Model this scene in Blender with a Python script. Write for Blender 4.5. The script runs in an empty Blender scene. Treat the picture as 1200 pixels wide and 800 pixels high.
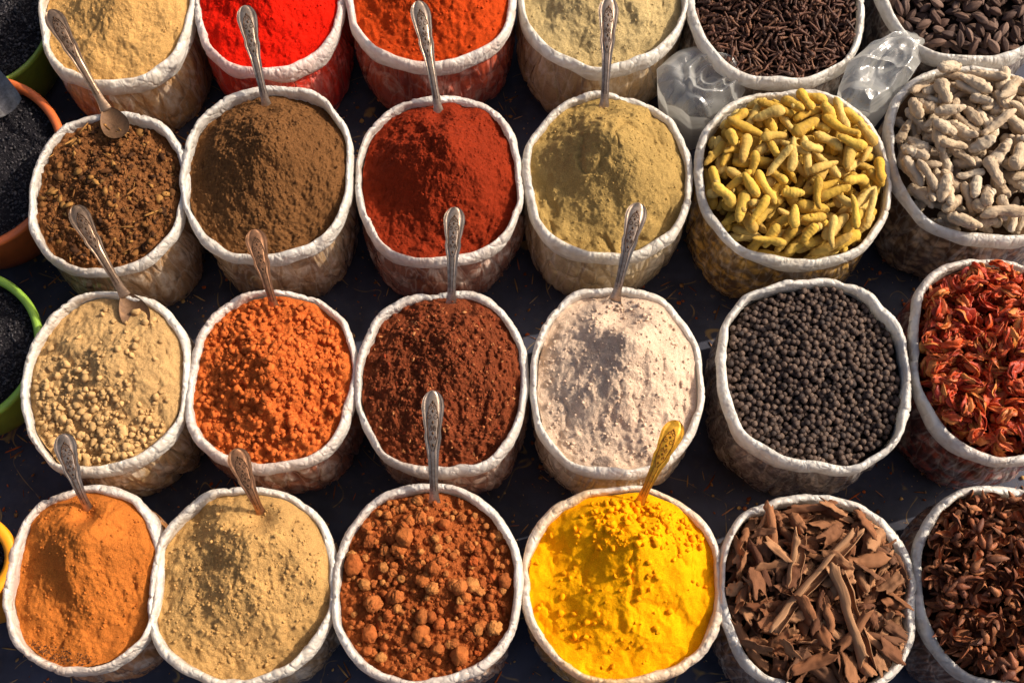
import bpy, math, random
import numpy as np
from mathutils import Vector, Matrix, Euler
random.seed(7); RNG=np.random.default_rng(7)
S_=bpy.context.scene; COL=S_.collection
PI=math.pi
# ------------------------------------------------------------------ camera
FPX=1500.0; TH=math.radians(20); ZC=2.78
cam=bpy.data.cameras.new('camera'); co=bpy.data.objects.new('camera',cam); COL.objects.link(co)
cam.lens=36*FPX/1200; cam.sensor_width=36; cam.clip_end=2000; cam.clip_start=.05
co.location=(0,0,ZC); co.rotation_euler=(TH,0,0); S_.camera=co
def unproj(px,py,z):
    x=(px-600)/FPX; y=(400-py)/FPX
    d=Vector((x, y*math.cos(TH)+math.sin(TH), y*math.sin(TH)-math.cos(TH)))
    t=(z-ZC)/d.z
    return Vector((d.x*t,d.y*t,z))
def proj(p):
    v=Matrix.Rotation(-TH,3,'X')@(Vector(p)-Vector((0,0,ZC)))
    return 600+FPX*v.x/-v.z, 400-FPX*v.y/-v.z
# ------------------------------------------------------------------ numpy noise
def _h(ix,iy,s):
    v=np.sin(ix*127.1+iy*311.7+s*74.7)*43758.5453
    return v-np.floor(v)
def vn(x,y,s=0):
    x=np.asarray(x,float)+100.3; y=np.asarray(y,float)+57.7
    xi=np.floor(x); yi=np.floor(y); xf=x-xi; yf=y-yi
    u=xf*xf*xf*(xf*(xf*6-15)+10); v=yf*yf*yf*(yf*(yf*6-15)+10)
    a=_h(xi,yi,s); b=_h(xi+1,yi,s); c=_h(xi,yi+1,s); d=_h(xi+1,yi+1,s)
    return ((a*(1-u)+b*u)*(1-v)+(c*(1-u)+d*u)*v)*2-1
def fbm(x,y,s=0,o=4,g=.5):
    t=0; a=1; n=0
    for k in range(o):
        t=t+a*vn(x,y,s+k*3.1); n+=a; a*=g
        x,y=(x*1.6-y*1.2+3.3),(x*1.2+y*1.6+1.7)
    return t/n
def cells(x,y,cell,s=0,rmin=.25,rmax=.75,pres=.9):
    X=np.asarray(x)/cell+50; Y=np.asarray(y)/cell+50
    xi=np.floor(X); yi=np.floor(Y); best=np.zeros_like(X)
    for i in (-1,0,1):
        for j in (-1,0,1):
            a=xi+i; b=yi+j
            cx=a+_h(a,b,s+1); cy=b+_h(a,b,s+2); r=rmin+(rmax-rmin)*_h(a,b,s+3)**1.5
            r=np.where(_h(a,b,s+4)<pres,r,0.001)
            d2=(X-cx)**2+(Y-cy)**2
            best=np.maximum(best,np.sqrt(np.maximum(0,r*r-d2)))
    return best*cell
# ------------------------------------------------------------------ mesh helpers
def mesh(name,V,F,mat,smooth=True):
    me=bpy.data.meshes.new(name)
    me.from_pydata(V.tolist() if hasattr(V,'tolist') else V,[],F)
    me.materials.append(mat)
    if smooth: me.polygons.foreach_set('use_smooth',[True]*len(me.polygons))
    me.update(); return me
def tag(o,label=None,cat=None,group=None,kind=None):
    if label: o['label']=label
    if cat: o['category']=cat
    if group: o['group']=group
    if kind: o['kind']=kind
    return o
def obj(name,me,parent=None,loc=(0,0,0)):
    o=bpy.data.objects.new(name,me); COL.objects.link(o); o.location=loc
    if parent: o.parent=parent
    return o
def gridF(n,m,wrap=True,off=0):
    F=[]
    for i in range(n-1):
        for j in range(m if wrap else m-1):
            k=(j+1)%m
            F.append((off+i*m+j,off+i*m+k,off+(i+1)*m+k,off+(i+1)*m+j))
    return F
def tube(path,rw,rt=None,nseg=10,up=(0,0,1),nz=0,seed=0,ridges=0):
    P=[Vector(p) for p in path]; n=len(P); V=[]
    if rt is None: rt=rw
    up=Vector(up)
    for i in range(n):
        t=(P[min(n-1,i+1)]-P[max(0,i-1)]).normalized()
        s=up.cross(t)
        if s.length<1e-4: s=Vector((0,1,0)).cross(t)
        s.normalize(); u=t.cross(s)
        for j in range(nseg):
            a=2*PI*j/nseg
            k=1+nz*float(vn(i*.55+seed*7,j*.9+seed*3,seed))+ridges*math.cos(a*5)
            V.append(P[i]+s*(math.cos(a)*rw[i]*k)+u*(math.sin(a)*rt[i]*k))
    F=gridF(n,nseg)
    F.append(tuple(range(nseg))[::-1]); F.append(tuple((n-1)*nseg+j for j in range(nseg)))
    return np.array([tuple(v) for v in V]),F
def join(parts):
    Vs=[];Fs=[];o=0
    for V,F in parts:
        Vs.append(V); Fs+= [tuple(i+o for i in f) for f in F]; o+=len(V)
    return np.vstack(Vs),Fs
import bmesh
def ico(sub):
    bm=bmesh.new(); bmesh.ops.create_icosphere(bm,subdivisions=sub,radius=1)
    V=np.array([tuple(v.co) for v in bm.verts]); F=[tuple(v.index for v in f.verts) for f in bm.faces]; bm.free(); return V,F
ICO1,ICO1F=ico(1); ICO2,ICO2F=ico(2); ICO3,ICO3F=ico(3); ICO4,ICO4F=ico(4)
def n3(V,sc,s):
    return (vn(V[:,0]*sc+V[:,2]*sc*.7,V[:,1]*sc-V[:,2]*sc*.6,s)+vn(V[:,1]*sc+9,V[:,2]*sc+V[:,0]*sc*.5,s+5))*.5
def lump(seed,sub=2,rough=.18,sq=(1,1,1),fine=.35):
    V,F={2:(ICO2,ICO2F),3:(ICO3,ICO3F),4:(ICO4,ICO4F)}[sub]
    k=1+rough*1.6*n3(V,1.3,seed)+rough*.7*n3(V,3.2,seed+20)+rough*fine*n3(V,7,seed+40)
    return V*k[:,None]*np.array(sq),F
# ------------------------------------------------------------------ materials
def lin(c):
    return tuple(((v/255)/12.92 if v/255<=.04045 else ((v/255+.055)/1.055)**2.4) for v in c)+(1,)
class NT:
    def __init__(s,name):
        s.m=bpy.data.materials.new(name); s.m.use_nodes=True; s.t=s.m.node_tree; s.N=s.t.nodes
        s.b=s.N['Principled BSDF']; s.out=s.N['Material Output']
        s.tc=s.N.new('ShaderNodeTexCoord'); s.co=s.tc.outputs['Object']
    def L(s,a,b): s.t.links.new(a,b)
    def new(s,t,**k):
        n=s.N.new(t)
        for a,v in k.items(): setattr(n,a,v)
        return n
    def noise(s,scale,detail=3,rough=.6,dist=0,vec=None):
        n=s.new('ShaderNodeTexNoise'); n.inputs['Scale'].default_value=scale; n.inputs['Detail'].default_value=detail
        n.inputs['Roughness'].default_value=rough; n.inputs['Distortion'].default_value=dist
        s.L(vec or s.co,n.inputs['Vector']); return n.outputs['Fac']
    def vor(s,scale,feature='F1',vec=None,out='Distance'):
        n=s.new('ShaderNodeTexVoronoi',feature=feature); n.inputs['Scale'].default_value=scale
        s.L(vec or s.co,n.inputs['Vector']); return n.outputs[out]
    def ramp(s,fac,stops):
        n=s.new('ShaderNodeValToRGB'); e=n.color_ramp.elements
        while len(e)<len(stops): e.new(.5)
        for k,(p,c) in enumerate(stops):
            e[k].position=p; e[k].color=c if hasattr(c,'__len__') else (c,c,c,1)
        s.L(fac,n.inputs['Fac']); return n.outputs['Color']
    def mix(s,f,a,b,bt='MIX'):
        n=s.new('ShaderNodeMix',data_type='RGBA',blend_type=bt)
        for v,i in ((f,n.inputs[0]),(a,n.inputs[6]),(b,n.inputs[7])):
            if hasattr(v,'links'): s.L(v,i)
            else: i.default_value=v
        return n.outputs[2]
    def math(s,op,a,b=0):
        n=s.new('ShaderNodeMath',operation=op)
        for v,i in ((a,n.inputs[0]),(b,n.inputs[1])):
            if hasattr(v,'links'): s.L(v,i)
            else: i.default_value=v
        return n.outputs[0]
    def scalevec(s,v):
        n=s.new('ShaderNodeMapping'); n.inputs['Scale'].default_value=v; s.L(s.co,n.inputs['Vector']); return n.outputs['Vector']
    def warp(s,vec,scale,amt):
        n=s.new('ShaderNodeTexNoise'); n.inputs['Scale'].default_value=scale; s.L(vec,n.inputs['Vector'])
        m=s.new('ShaderNodeVectorMath',operation='MULTIPLY_ADD'); s.L(n.outputs['Color'],m.inputs[0]); m.inputs[1].default_value=(amt,)*3; s.L(vec,m.inputs[2]); return m.outputs[0]
    def bump(s,h,dist,strength=1,prev=None):
        n=s.new('ShaderNodeBump'); n.inputs['Distance'].default_value=dist; n.inputs['Strength'].default_value=strength
        s.L(h,n.inputs['Height'])
        if prev: s.L(prev,n.inputs['Normal'])
        return n.outputs['Normal']
    def fin(s,col,rough,nrm=None,**k):
        if hasattr(col,'links'): s.L(col,s.b.inputs['Base Color'])
        else: s.b.inputs['Base Color'].default_value=col
        if hasattr(rough,'links'): s.L(rough,s.b.inputs['Roughness'])
        else: s.b.inputs['Roughness'].default_value=rough
        if nrm: s.L(nrm,s.b.inputs['Normal'])
        for a,v in k.items(): s.b.inputs[a].default_value=v
        return s.m
def sc(c,k): return tuple(min(255,v*k) for v in c)
def powder_mat(name,c,dark=.76,light=1.1,speck=None,grain=1.0,speckamt=.62):
    n=NT(name)
    big=n.noise(14,4,.6); fine=n.noise(420,3,.75); mid=n.noise(110,5,.75)
    col=n.ramp(big,[(.3,lin(sc(c,dark+.12))),(.7,lin(sc(c,light)))])
    col=n.mix(n.ramp(mid,[(.38,.0),(.68,.6*min(1,grain))]),col,lin(sc(c,dark)))
    col=n.mix(n.ramp(fine,[(.42,0.0),(.66,.75)]),col,lin(sc(c,light+.08)))
    if speck:
        sp=n.noise(300,2,.6)
        col=n.mix(n.ramp(sp,[(speckamt,0.0),(speckamt+.05,.85)]),col,lin(speck))
    nr=n.bump(mid,.0055*grain,.8); nr=n.bump(fine,.0026*grain,1.0,nr)
    return n.fin(col,.97,nr,**{'Specular IOR Level':.08})
def item_mat(name,stops,rough=.7,bs=150,bd=.001,vs=60,vc=None,stretch=None,spec=.35):
    n=NT(name)
    oi=n.new('ShaderNodeObjectInfo'); ge=n.new('ShaderNodeNewGeometry')
    r=n.math('FRACT',n.math('ADD',oi.outputs['Random'],ge.outputs['Random Per Island']))
    k=len(stops); col=n.ramp(r,[(i/(k-1) if k>1 else 0,lin(c)) for i,c in enumerate(stops)])
    vec=n.scalevec(stretch) if stretch else None
    a=n.noise(vs,4,.65,vec=vec)
    dk=lin(vc) if vc else (.3,.25,.2,1)
    col=n.mix(n.ramp(a,[(.46,0.0),(.72,.65)]),col,dk) if vc else n.mix(n.ramp(a,[(.4,0.0),(.7,.6)]),col,dk,'MULTIPLY')
    b=n.noise(bs,3,.65,vec=vec)
    nr=n.bump(b,bd,.9)
    return n.fin(col,rough,nr,**{'Specular IOR Level':spec})
def rim_mat(name,spice,amt=.5):
    n=NT(name)
    at=n.new('ShaderNodeAttribute',attribute_name='stain')
    a=n.noise(30,5,.7); b=n.noise(7,3,.6)
    cv=n.warp(n.scalevec((1,1,1)),14,.08); cre=n.vor(26,'DISTANCE_TO_EDGE',cv); cr3=n.vor(70,'DISTANCE_TO_EDGE',n.warp(n.scalevec((1,1,.5)),30,.03))
    fold=n.noise(38,3,.5,.8)
    col=n.ramp(fold,[(.3,lin((218,209,197))),(.6,lin((238,234,226)))])
    col=n.mix(n.ramp(b,[(.4,0.0),(.7,.25+.5*amt*amt)]),col,lin(tuple(.5*v+.5*w for v,w in zip(spice,(225,205,180)))))
    f=n.math('MULTIPLY',n.ramp(a,[(.36,0.0),(.6,1.0)]),at.outputs['Fac'])
    f=n.math('MULTIPLY',f,amt)
    col=n.mix(f,col,lin(spice))
    nr=n.bump(n.ramp(cre,[(0,0.0),(.18,1.0)]),.0028,.6); nr=n.bump(n.ramp(cr3,[(0,0.0),(.2,1.0)]),.0011,.6,nr); nr=n.bump(fold,.003,.4,nr)
    n.fin(col,.33,nr,**{'Specular IOR Level':.5})
    tr=n.new('ShaderNodeBsdfTranslucent'); n.L(col,tr.inputs['Color'])
    mx=n.new('ShaderNodeMixShader'); mx.inputs[0].default_value=.32
    n.L(n.b.outputs[0],mx.inputs[1]); n.L(tr.outputs[0],mx.inputs[2]); n.L(mx.outputs[0],n.out.inputs['Surface'])
    return n.m
def body_mat(name,c,c2,pattern=None,film_hilite=.35):
    n=NT(name)
    v=n.scalevec((1,1,.35)); wv=n.warp(v,7,.16)
    a=n.noise(7,4,.55,.8,vec=v); cr=n.vor(11,'DISTANCE_TO_EDGE',wv); cv=n.vor(30,'DISTANCE_TO_EDGE',n.warp(n.scalevec((1,1,.3)),12,.07)); fl=n.noise(13,5,.62,2.2,vec=v); gr=n.noise(160,3,.6)
    col=n.ramp(a,[(.32,lin(sc(c2,1.05))),(.66,lin(sc(c,1.06)))])
    if pattern:
        vv=n.warp(n.scalevec((1,1,1.3)),20,.03); d=n.vor(pattern[0],'F1',vv)
        pc=n.mix(n.ramp(d,[(.25,0.0),(.62,1.0)]),lin(pattern[1]),lin(pattern[2]))
        col=n.mix(n.ramp(n.noise(8,3,.6),[(.3,.5),(.6,.95)]),col,pc)
    col=n.mix(n.ramp(gr,[(.45,0.0),(.7,.35)]),col,lin(sc(c2,.8)))
    col=n.mix(n.ramp(fl,[(.52,0.0),(.7,film_hilite)]),col,lin((240,232,218)))  # whitish highlights of the plastic painted into the colour
    col=n.mix(n.ramp(cv,[(0.0,.4*film_hilite),(.06,0.0)]),col,lin((244,238,226)))
    nr=n.bump(n.ramp(cr,[(0,0.0),(.3,1.0)]),.011,.6); nr=n.bump(n.ramp(cv,[(0,0.0),(.25,1.0)]),.0035,.7,nr); nr=n.bump(fl,.009,.6,nr)
    n.L(nr,n.b.inputs['Coat Normal'])
    return n.fin(col,.42,nr,**{'Specular IOR Level':.5,'Coat Weight':1.0,'Coat Roughness':.09})
# ------------------------------------------------------------------ sack class
PROF=[(-.0168,-.075),(-.0168,-.05),(-.0166,-.03),(-.0160,-.012),(-.0146,-.004),(-.0118,-.0004),(-.0078,-.0006),(-.003,-.004),(0,-.011),(.0008,-.022),(.0004,-.034),(-.002,-.042),(-.007,-.044)]
def interp_prof(n):
    P=np.array(PROF); d=np.r_[0,np.cumsum(np.hypot(*np.diff(P,axis=0).T))]; t=np.linspace(0,d[-1],n)
    return np.interp(t,d,P[:,0]),np.interp(t,d,P[:,1])
KI=.0168
class Sack:
    def __init__(s,bounds,H,seed,rimw=1.0,sq=2.3):
        x0,x1,y0,y1=bounds; cx=(x0+x1)/2; cy=(y0+y1)/2
        L=unproj(x0,cy,H);R=unproj(x1,cy,H);T=unproj(cx,y0,H);B=unproj(cx,y1,H)
        s.cx=(L.x+R.x)/2; s.cy=(T.y+B.y)/2; s.rx=(R.x-L.x)/2; s.ry=(T.y-B.y)/2; s.H=H; s.seed=seed; s.rw=rimw; s.sq=sq
    def out(s,th):
        c=np.cos(th);d=np.sin(th); n=s.sq
        o=(np.abs(c)**n+np.abs(d)**n)**(-1/n)
        return o*(1+.030*vn(c*1.3+s.seed,d*1.3,s.seed)+.017*vn(c*3.2+s.seed,d*3.2,s.seed+3)+.006*vn(c*7+s.seed,d*7,s.seed+4))
    def zr(s,th): return .009*vn(np.cos(th)*1.2+s.seed*2,np.sin(th)*1.2,s.seed+9)+.003*vn(np.cos(th)*4+s.seed*2,np.sin(th)*4,s.seed+10)
    def inner(s,x,y,extra=0):
        th=np.arctan2(y/s.ry,x/s.rx); o=s.out(th); k=KI*s.rw+extra
        return np.hypot(x/(s.rx*o-k),y/(s.ry*o-k))
    def build(s,bm_,rm_,label,name='spice_sack'):
        root=bpy.data.objects.new(name,None); COL.objects.link(root); root.location=(s.cx,s.cy,0); root.empty_display_size=.1
        tag(root,label,'sack','spice sacks set out in rows')
        na=520; th=np.linspace(0,2*PI,na,endpoint=False); o=s.out(th); c=np.cos(th); d=np.sin(th)
        npf=30; po,pz=interp_prof(npf); V=[];st=[]
        for i in range(npf):
            t=i/(npf-1); e=min(1,t*2.2)
            wr=.0018*fbm(c*5+s.seed+t*1.0,d*5+t*.9,s.seed+11,3)*e
            cre=-.0032*np.maximum(0,1-np.abs(vn(c*3.2+s.seed+t*1.6,d*3.2-t*1.4,s.seed+17))*9)*e
            cre=cre-.0022*np.maximum(0,1-np.abs(vn(c*7+s.seed-t*2.6,d*7+t*2.8,s.seed+19))*6)*e*np.clip(vn(c*2,d*2,s.seed+70)+.6,0,1)
            cre=cre-.0013*np.maximum(0,1-np.abs(vn(c*16+s.seed+t*3,d*16-t*2.6,s.seed+23))*4)*e*np.clip(vn(c*3,d*3,s.seed+71)+.5,0,1)
            wid=1+.30*vn(c*2.2+s.seed,d*2.2,s.seed+21)+.10*vn(c*6+s.seed,d*6,s.seed+22)
            ro=po[i]*s.rw*wid if t>.15 else po[i]*s.rw
            z=s.H+s.zr(th)+pz[i]*s.rw*(1+.4*vn(c*2.4+s.seed,d*2.4,s.seed+25))+wr+cre
            r1=s.rx*o+ro+wr+cre*.7*(t>.5); r2=s.ry*o+ro+wr+cre*.7*(t>.5)
            V.append(np.c_[r1*c,r2*d,z]); st+= [max(0.0,min(1,1.25-t*2.6))+.12]*na
        V=np.vstack(V); me=mesh('rolled_rim',V,gridF(npf,na),rm_)
        at=me.attributes.new('stain','FLOAT','POINT'); at.data.foreach_set('value',st)
        obj('rolled_rim',me,root)
        nb=48; V=[]
        for i in range(nb):
            t=i/(nb-1); z=(s.H-.030*s.rw)*(1-t)
            k=1-.010*(1-t)**8 + .016*math.sin(PI*min(1,t*1.3)) -.09*max(0,t-.78)**1.3*5
            off=-.010+ .006*math.sin(PI*t); e=min(1,.15+t*4)
            f=.0085*fbm(c*2+s.seed+z*5,d*2-z*4,s.seed+31,2)*e
            f+=-.007*np.maximum(0,1-np.abs(vn(c*2.6+s.seed+z*3,d*2.6+z*2.4,s.seed+33))*6)*e
            f+=-.0040*np.maximum(0,1-np.abs(vn(c*6+s.seed-z*4,d*6+z*3,s.seed+37))*5)
            f+=-.0022*np.maximum(0,1-np.abs(vn(c*14+s.seed-z*6,d*14+z*5,s.seed+39))*4)
            f+=-.004*np.maximum(0,1-np.abs(vn(c*1.6+s.seed+z*15,d*1.6+z*13,s.seed+35))*6)*e
            V.append(np.c_[(s.rx*o*k+off+f)*c,(s.ry*o*k+off+f)*d,np.full(na,max(z,.007))])
        V=np.vstack(V); F=gridF(nb,na); F=[f[::-1] for f in F]; F.append(tuple((nb-1)*na+j for j in range(na)))
        obj('sack_body',mesh('sack_body',V,F,bm_),root)
        return root
    def pt(s,px,py,z): 
        p=unproj(px,py,z); return p.x-s.cx,p.y-s.cy
def hfun(s,P):
    R=.5*(s.rx+s.ry); sd=s.seed*1.37+3
    zw=s.H+P.get('wall',-.034); hp=P.get('hp',.07); pk=P.get('peak',(0,.1)); steep=P.get('steep',1.0)
    def f(x,y):
        x=np.asarray(x,float); y=np.asarray(y,float)
        wa=P.get('warp',.022)
        wx=x+wa*fbm(x*9+sd,y*9,sd+50,4); wy=y+wa*fbm(x*9,y*9+sd,sd+51,4)
        dx=wx-pk[0]*s.rx; dy=wy-pk[1]*s.ry; q=np.hypot(dx,dy)/R
        t=(1-np.sqrt(q*q+.005)*steep); k=10
        t=np.log1p(np.exp(np.clip(t*k,-30,30)))/k
        h=zw+hp*t
        for sc_,am in P.get('fbm',[(14,.008),(45,.003)]): h=h+am*fbm(x*sc_+sd,y*sc_,sd+sc_,4)
        h=h+P.get('micro',.0018)*fbm(x*150+sd,y*150,sd+77,2)
        ra=P.get('rid',.004); h=h-ra*np.clip(1-np.abs(fbm(wx*13+sd,wy*9,sd+60,4))*4.0,0,1)**1.5
        for ce,am in P.get('cell',[]): h=h+am*cells(x+.6,y+.6,ce,sd+ce*100,pres=P.get('pres',.9))
        for sc_,am,sh in P.get('ledge',[]): h=h+am*np.tanh(sh*fbm(x*sc_+sd*2,y*sc_+4,sd+8,4,.5))
        for cx,cy,cr,cd in P.get('cuts',[]):
            dd=np.hypot(wx-cx*s.rx,(wy-cy*s.ry)*1.25)/cr; h=h-cd*.7*np.clip(1-dd*dd,0,1)**.85
        for bx,by,br,bh in P.get('bumps',[]):
            g=np.exp(-((x-bx)**2+(y-by)**2)/(br*br)); h=h*(1-g)+(s.H+bh)*g
        return h
    return f
def mound(s,f,mat,name,label,cat,group='heaps of ground spice in the sacks',nr=125,na=310):
    th=np.linspace(0,2*PI,na,endpoint=False); o=s.out(th); k=KI*s.rw-.0015
    rho=np.linspace(.006,1,nr)[:,None]
    X=rho*((s.rx*o-k)*np.cos(th))[None]; Y=rho*((s.ry*o-k)*np.sin(th))[None]
    Z=f(X,Y); zlim=s.H-.008
    edge=np.clip((rho-.88)/.12,0,1); Z=Z*(1-edge)+np.minimum(Z,zlim)*edge
    V=np.c_[X.ravel(),Y.ravel(),Z.ravel()]; V=np.vstack([V,[[0,0,float(Z[0].mean())]]])
    F=gridF(nr,na); c=len(V)-1; F+=[(j,(j+1)%na,c) for j in range(na)]
    V[:,2]-=s.H-.05
    ob=obj(name,mesh(name,V,F,mat),None,(s.cx,s.cy,s.H-.05)); tag(ob,label,cat,group)
    return ob
def scatter(s,f,n,rmin,rmax,mat,name,parent=None,pw=3,region=None,flat=False,seed=0,sink=.3,edge=.94,zoff=0,ax=(.3,.7)):
    rg=np.random.default_rng(seed+int(s.seed*10)); Vs=[];Fs=[];off=0
    XY=rg.uniform(-1,1,(n*20,2))*np.array([s.rx,s.ry]); ok=s.inner(XY[:,0],XY[:,1])<=edge; XY=XY[ok]
    if region is not None: XY=np.array([p for p in XY if rg.random()<region(p[0]/s.rx,p[1]/s.ry)]).reshape(-1,2)
    XY=XY[:n]; Z=f(XY[:,0],XY[:,1])
    for (x,y),z in zip(XY,Z):
        r=rmin+(rmax-rmin)*rg.random()**pw
        I,IF=(ICO2,ICO2F) if (r>.0035 and not flat) else (ICO1,ICO1F)
        if I is ICO2:
            sd=float(rg.uniform(0,90)); V=I*(1+.55*n3(I,1.4,sd)+.22*n3(I,3.5,sd+3)+rg.uniform(-.07,.07,len(I)))[:,None]
        else: V=I*(1+rg.uniform(-.24,.24,(len(I),1)))
        if flat: V=V*np.array([1,rg.uniform(*ax),.14])
        else: V=V*rg.uniform(.65,1.1,3)
        E=Euler((rg.uniform(-.5,.5) if flat else rg.uniform(0,6),rg.uniform(-.5,.5) if flat else rg.uniform(0,6),rg.uniform(0,6))).to_matrix()
        V=(V*r)@np.array(E).T
        Vs.append(V+np.array([x,y,float(z)+r*(1-2*sink)*(.15 if flat else 1)+zoff]))
        Fs.append(np.array(IF)+off); off+=len(V)
    V=np.vstack(Vs)
    if parent is not None: V[:,2]-=s.H-.05
    me=mesh(name,V,np.vstack(Fs).tolist(),mat,smooth=True)
    o=obj(name,me,parent,(0,0,0) if parent is not None else (s.cx,s.cy,0))
    o['kind']='stuff'
    return o
# ------------------------------------------------------------------ piles of countable items
class Pile:
    def __init__(s,sack,f,N=200):
        s.s=sack; s.f=f; s.N=N; s.R=max(sack.rx,sack.ry)
        g=np.linspace(-s.R,s.R,N); s.g=g; s.X,s.Y=np.meshgrid(g,g)
        s.h=f(s.X,s.Y); s.dome=s.h.copy(); s.h[sack.inner(s.X,s.Y)>1]=10.0
        s.rg=np.random.default_rng(int(sack.seed*100)+5)
    def ij(s,x,y):
        k=(s.N-1)/(2*s.R)
        return np.clip(((y+s.R)*k+.5).astype(int),0,s.N-1),np.clip(((x+s.R)*k+.5).astype(int),0,s.N-1)
    def d0(s,x,y):
        k=(s.N-1)/(2*s.R); return float(s.dome[min(s.N-1,max(0,int((y+s.R)*k+.5))),min(s.N-1,max(0,int((x+s.R)*k+.5)))])
    def fit(s,x,y,yaw,L,r):
        m=1 if L<=0 else 7
        t=np.linspace(-.5,.5,m) if m>1 else np.array([0.]); a=t*L
        offs=np.array([-.62,0,.62]); dx=math.cos(yaw);dy=math.sin(yaw)
        px=x+a[:,None]*dx-offs[None]*r*dy; py=y+a[:,None]*dy+offs[None]*r*dx
        i,j=s.ij(px,py); hh=s.h[i,j]+np.sqrt(1-offs**2)[None]*r
        if m==1: 
            i,j=s.ij(np.array([x,x]),np.array([y+.6*r,y-.6*r])); e=(s.h[i,j]+.8*r).max()
            return max(hh.max(),e),0
        z=hh.max(axis=1)
        if z.max()>5: return 99,0
        z0=z[:3].max(); z1=z[4:].max(); sl=(z1-z0)/(L*.66); sl=max(-.6,min(.6,sl))
        c=(z-sl*a).max(); return c,sl
    def stamp(s,x,y,z,yaw,sl,L,r):
        m=1 if L<=0 else max(3,int(L/(r*.6)))
        t=np.linspace(-.5,.5,m)*L if m>1 else np.array([0.]); kk=(s.N-1)/(2*s.R); w=int(r*kk)+2
        for a in t:
            cx=x+a*math.cos(yaw); cy=y+a*math.sin(yaw); cz=z+sl*a
            j=int((cx+s.R)*kk+.5); i=int((cy+s.R)*kk+.5)
            i0,i1,j0,j1=max(0,i-w),min(s.N,i+w+1),max(0,j-w),min(s.N,j+w+1)
            if i0>=i1 or j0>=j1: continue
            d2=(s.X[i0:i1,j0:j1]-cx)**2+(s.Y[i0:i1,j0:j1]-cy)**2
            top=np.where(d2<r*r,cz+np.sqrt(np.maximum(0,r*r-d2)),-1)
            s.h[i0:i1,j0:j1]=np.maximum(s.h[i0:i1,j0:j1],top)
    def put(s,L,r,tries=12,yaw=None,edge=1.0):
        best=None
        X=s.rg.uniform(-s.s.rx,s.s.rx,tries); Y=s.rg.uniform(-s.s.ry,s.s.ry,tries); I=s.s.inner(X,Y,extra=r)
        for x,y,q in zip(X,Y,I):
            if q>edge: continue
            yw=s.rg.uniform(0,2*PI) if yaw is None else yaw
            z,sl=s.fit(x,y,yw,L,r)
            if z>5: continue
            sc_=z-s.d0(x,y)
            if best is None or sc_<best[0]: best=(sc_,x,y,z,yw,sl)
        if best is None: return None
        _,x,y,z,yw,sl=best; s.stamp(x,y,z,yw,sl,L,r); return (x,y,z,yw,sl,best[0])
def fill(sack,f,variants,n,mat,name,label,cat,group,maxind=300,roll=None,tries=14,srange=(.85,1.15),sinkr=.15):
    pl=Pile(sack,f); mes=[mesh(name,v[0],v[1],mat) for v in variants]; rec=[]
    for k in range(n):
        vi=int(pl.rg.integers(len(variants))); sc_=pl.rg.uniform(*srange); L=variants[vi][2]*sc_; r=variants[vi][3]*sc_
        q=pl.put(L,r*(1-sinkr),tries)
        if q is None: continue
        x,y,z,yw,sl,rel=q
        ro=pl.rg.uniform(0,2*PI) if roll is None else pl.rg.uniform(-roll,roll)
        M=Matrix.Translation((sack.cx+x,sack.cy+y,z))@Matrix.Rotation(yw,4,'Z')@Matrix.Rotation(-math.atan(sl),4,'Y')@Matrix.Rotation(ro,4,'X')@Matrix.Scale(sc_,4)
        p=proj((sack.cx+x,sack.cy+y,z)); vis=(-10<p[0]<1210 and -10<p[1]<810)
        rec.append((vis,k if L>0 else rel*1e4,vi,M))
    rec.sort(key=lambda t:(t[0],t[1]),reverse=True)
    for vis,_,vi,M in rec[:maxind]:
        o=bpy.data.objects.new(name,mes[vi]); COL.objects.link(o); o.matrix_world=M; tag(o,label,cat,group)
    rest=rec[maxind:]
    if rest:
        parts=[]
        for vis,_,vi,M in rest:
            V,F=variants[vi][:2]; A=np.array(M); parts.append((V@A[:3,:3].T+A[:3,3],F))
        V,F=join(parts); c=np.array([sack.cx,sack.cy,0]); o=obj(name,mesh(name+'_mass',V-c,F,mat),None,tuple(c))
        tag(o,'deeper '+cat+' mass under the loose ones, in the same sack',cat,group,'stuff')
    return pl
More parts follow.
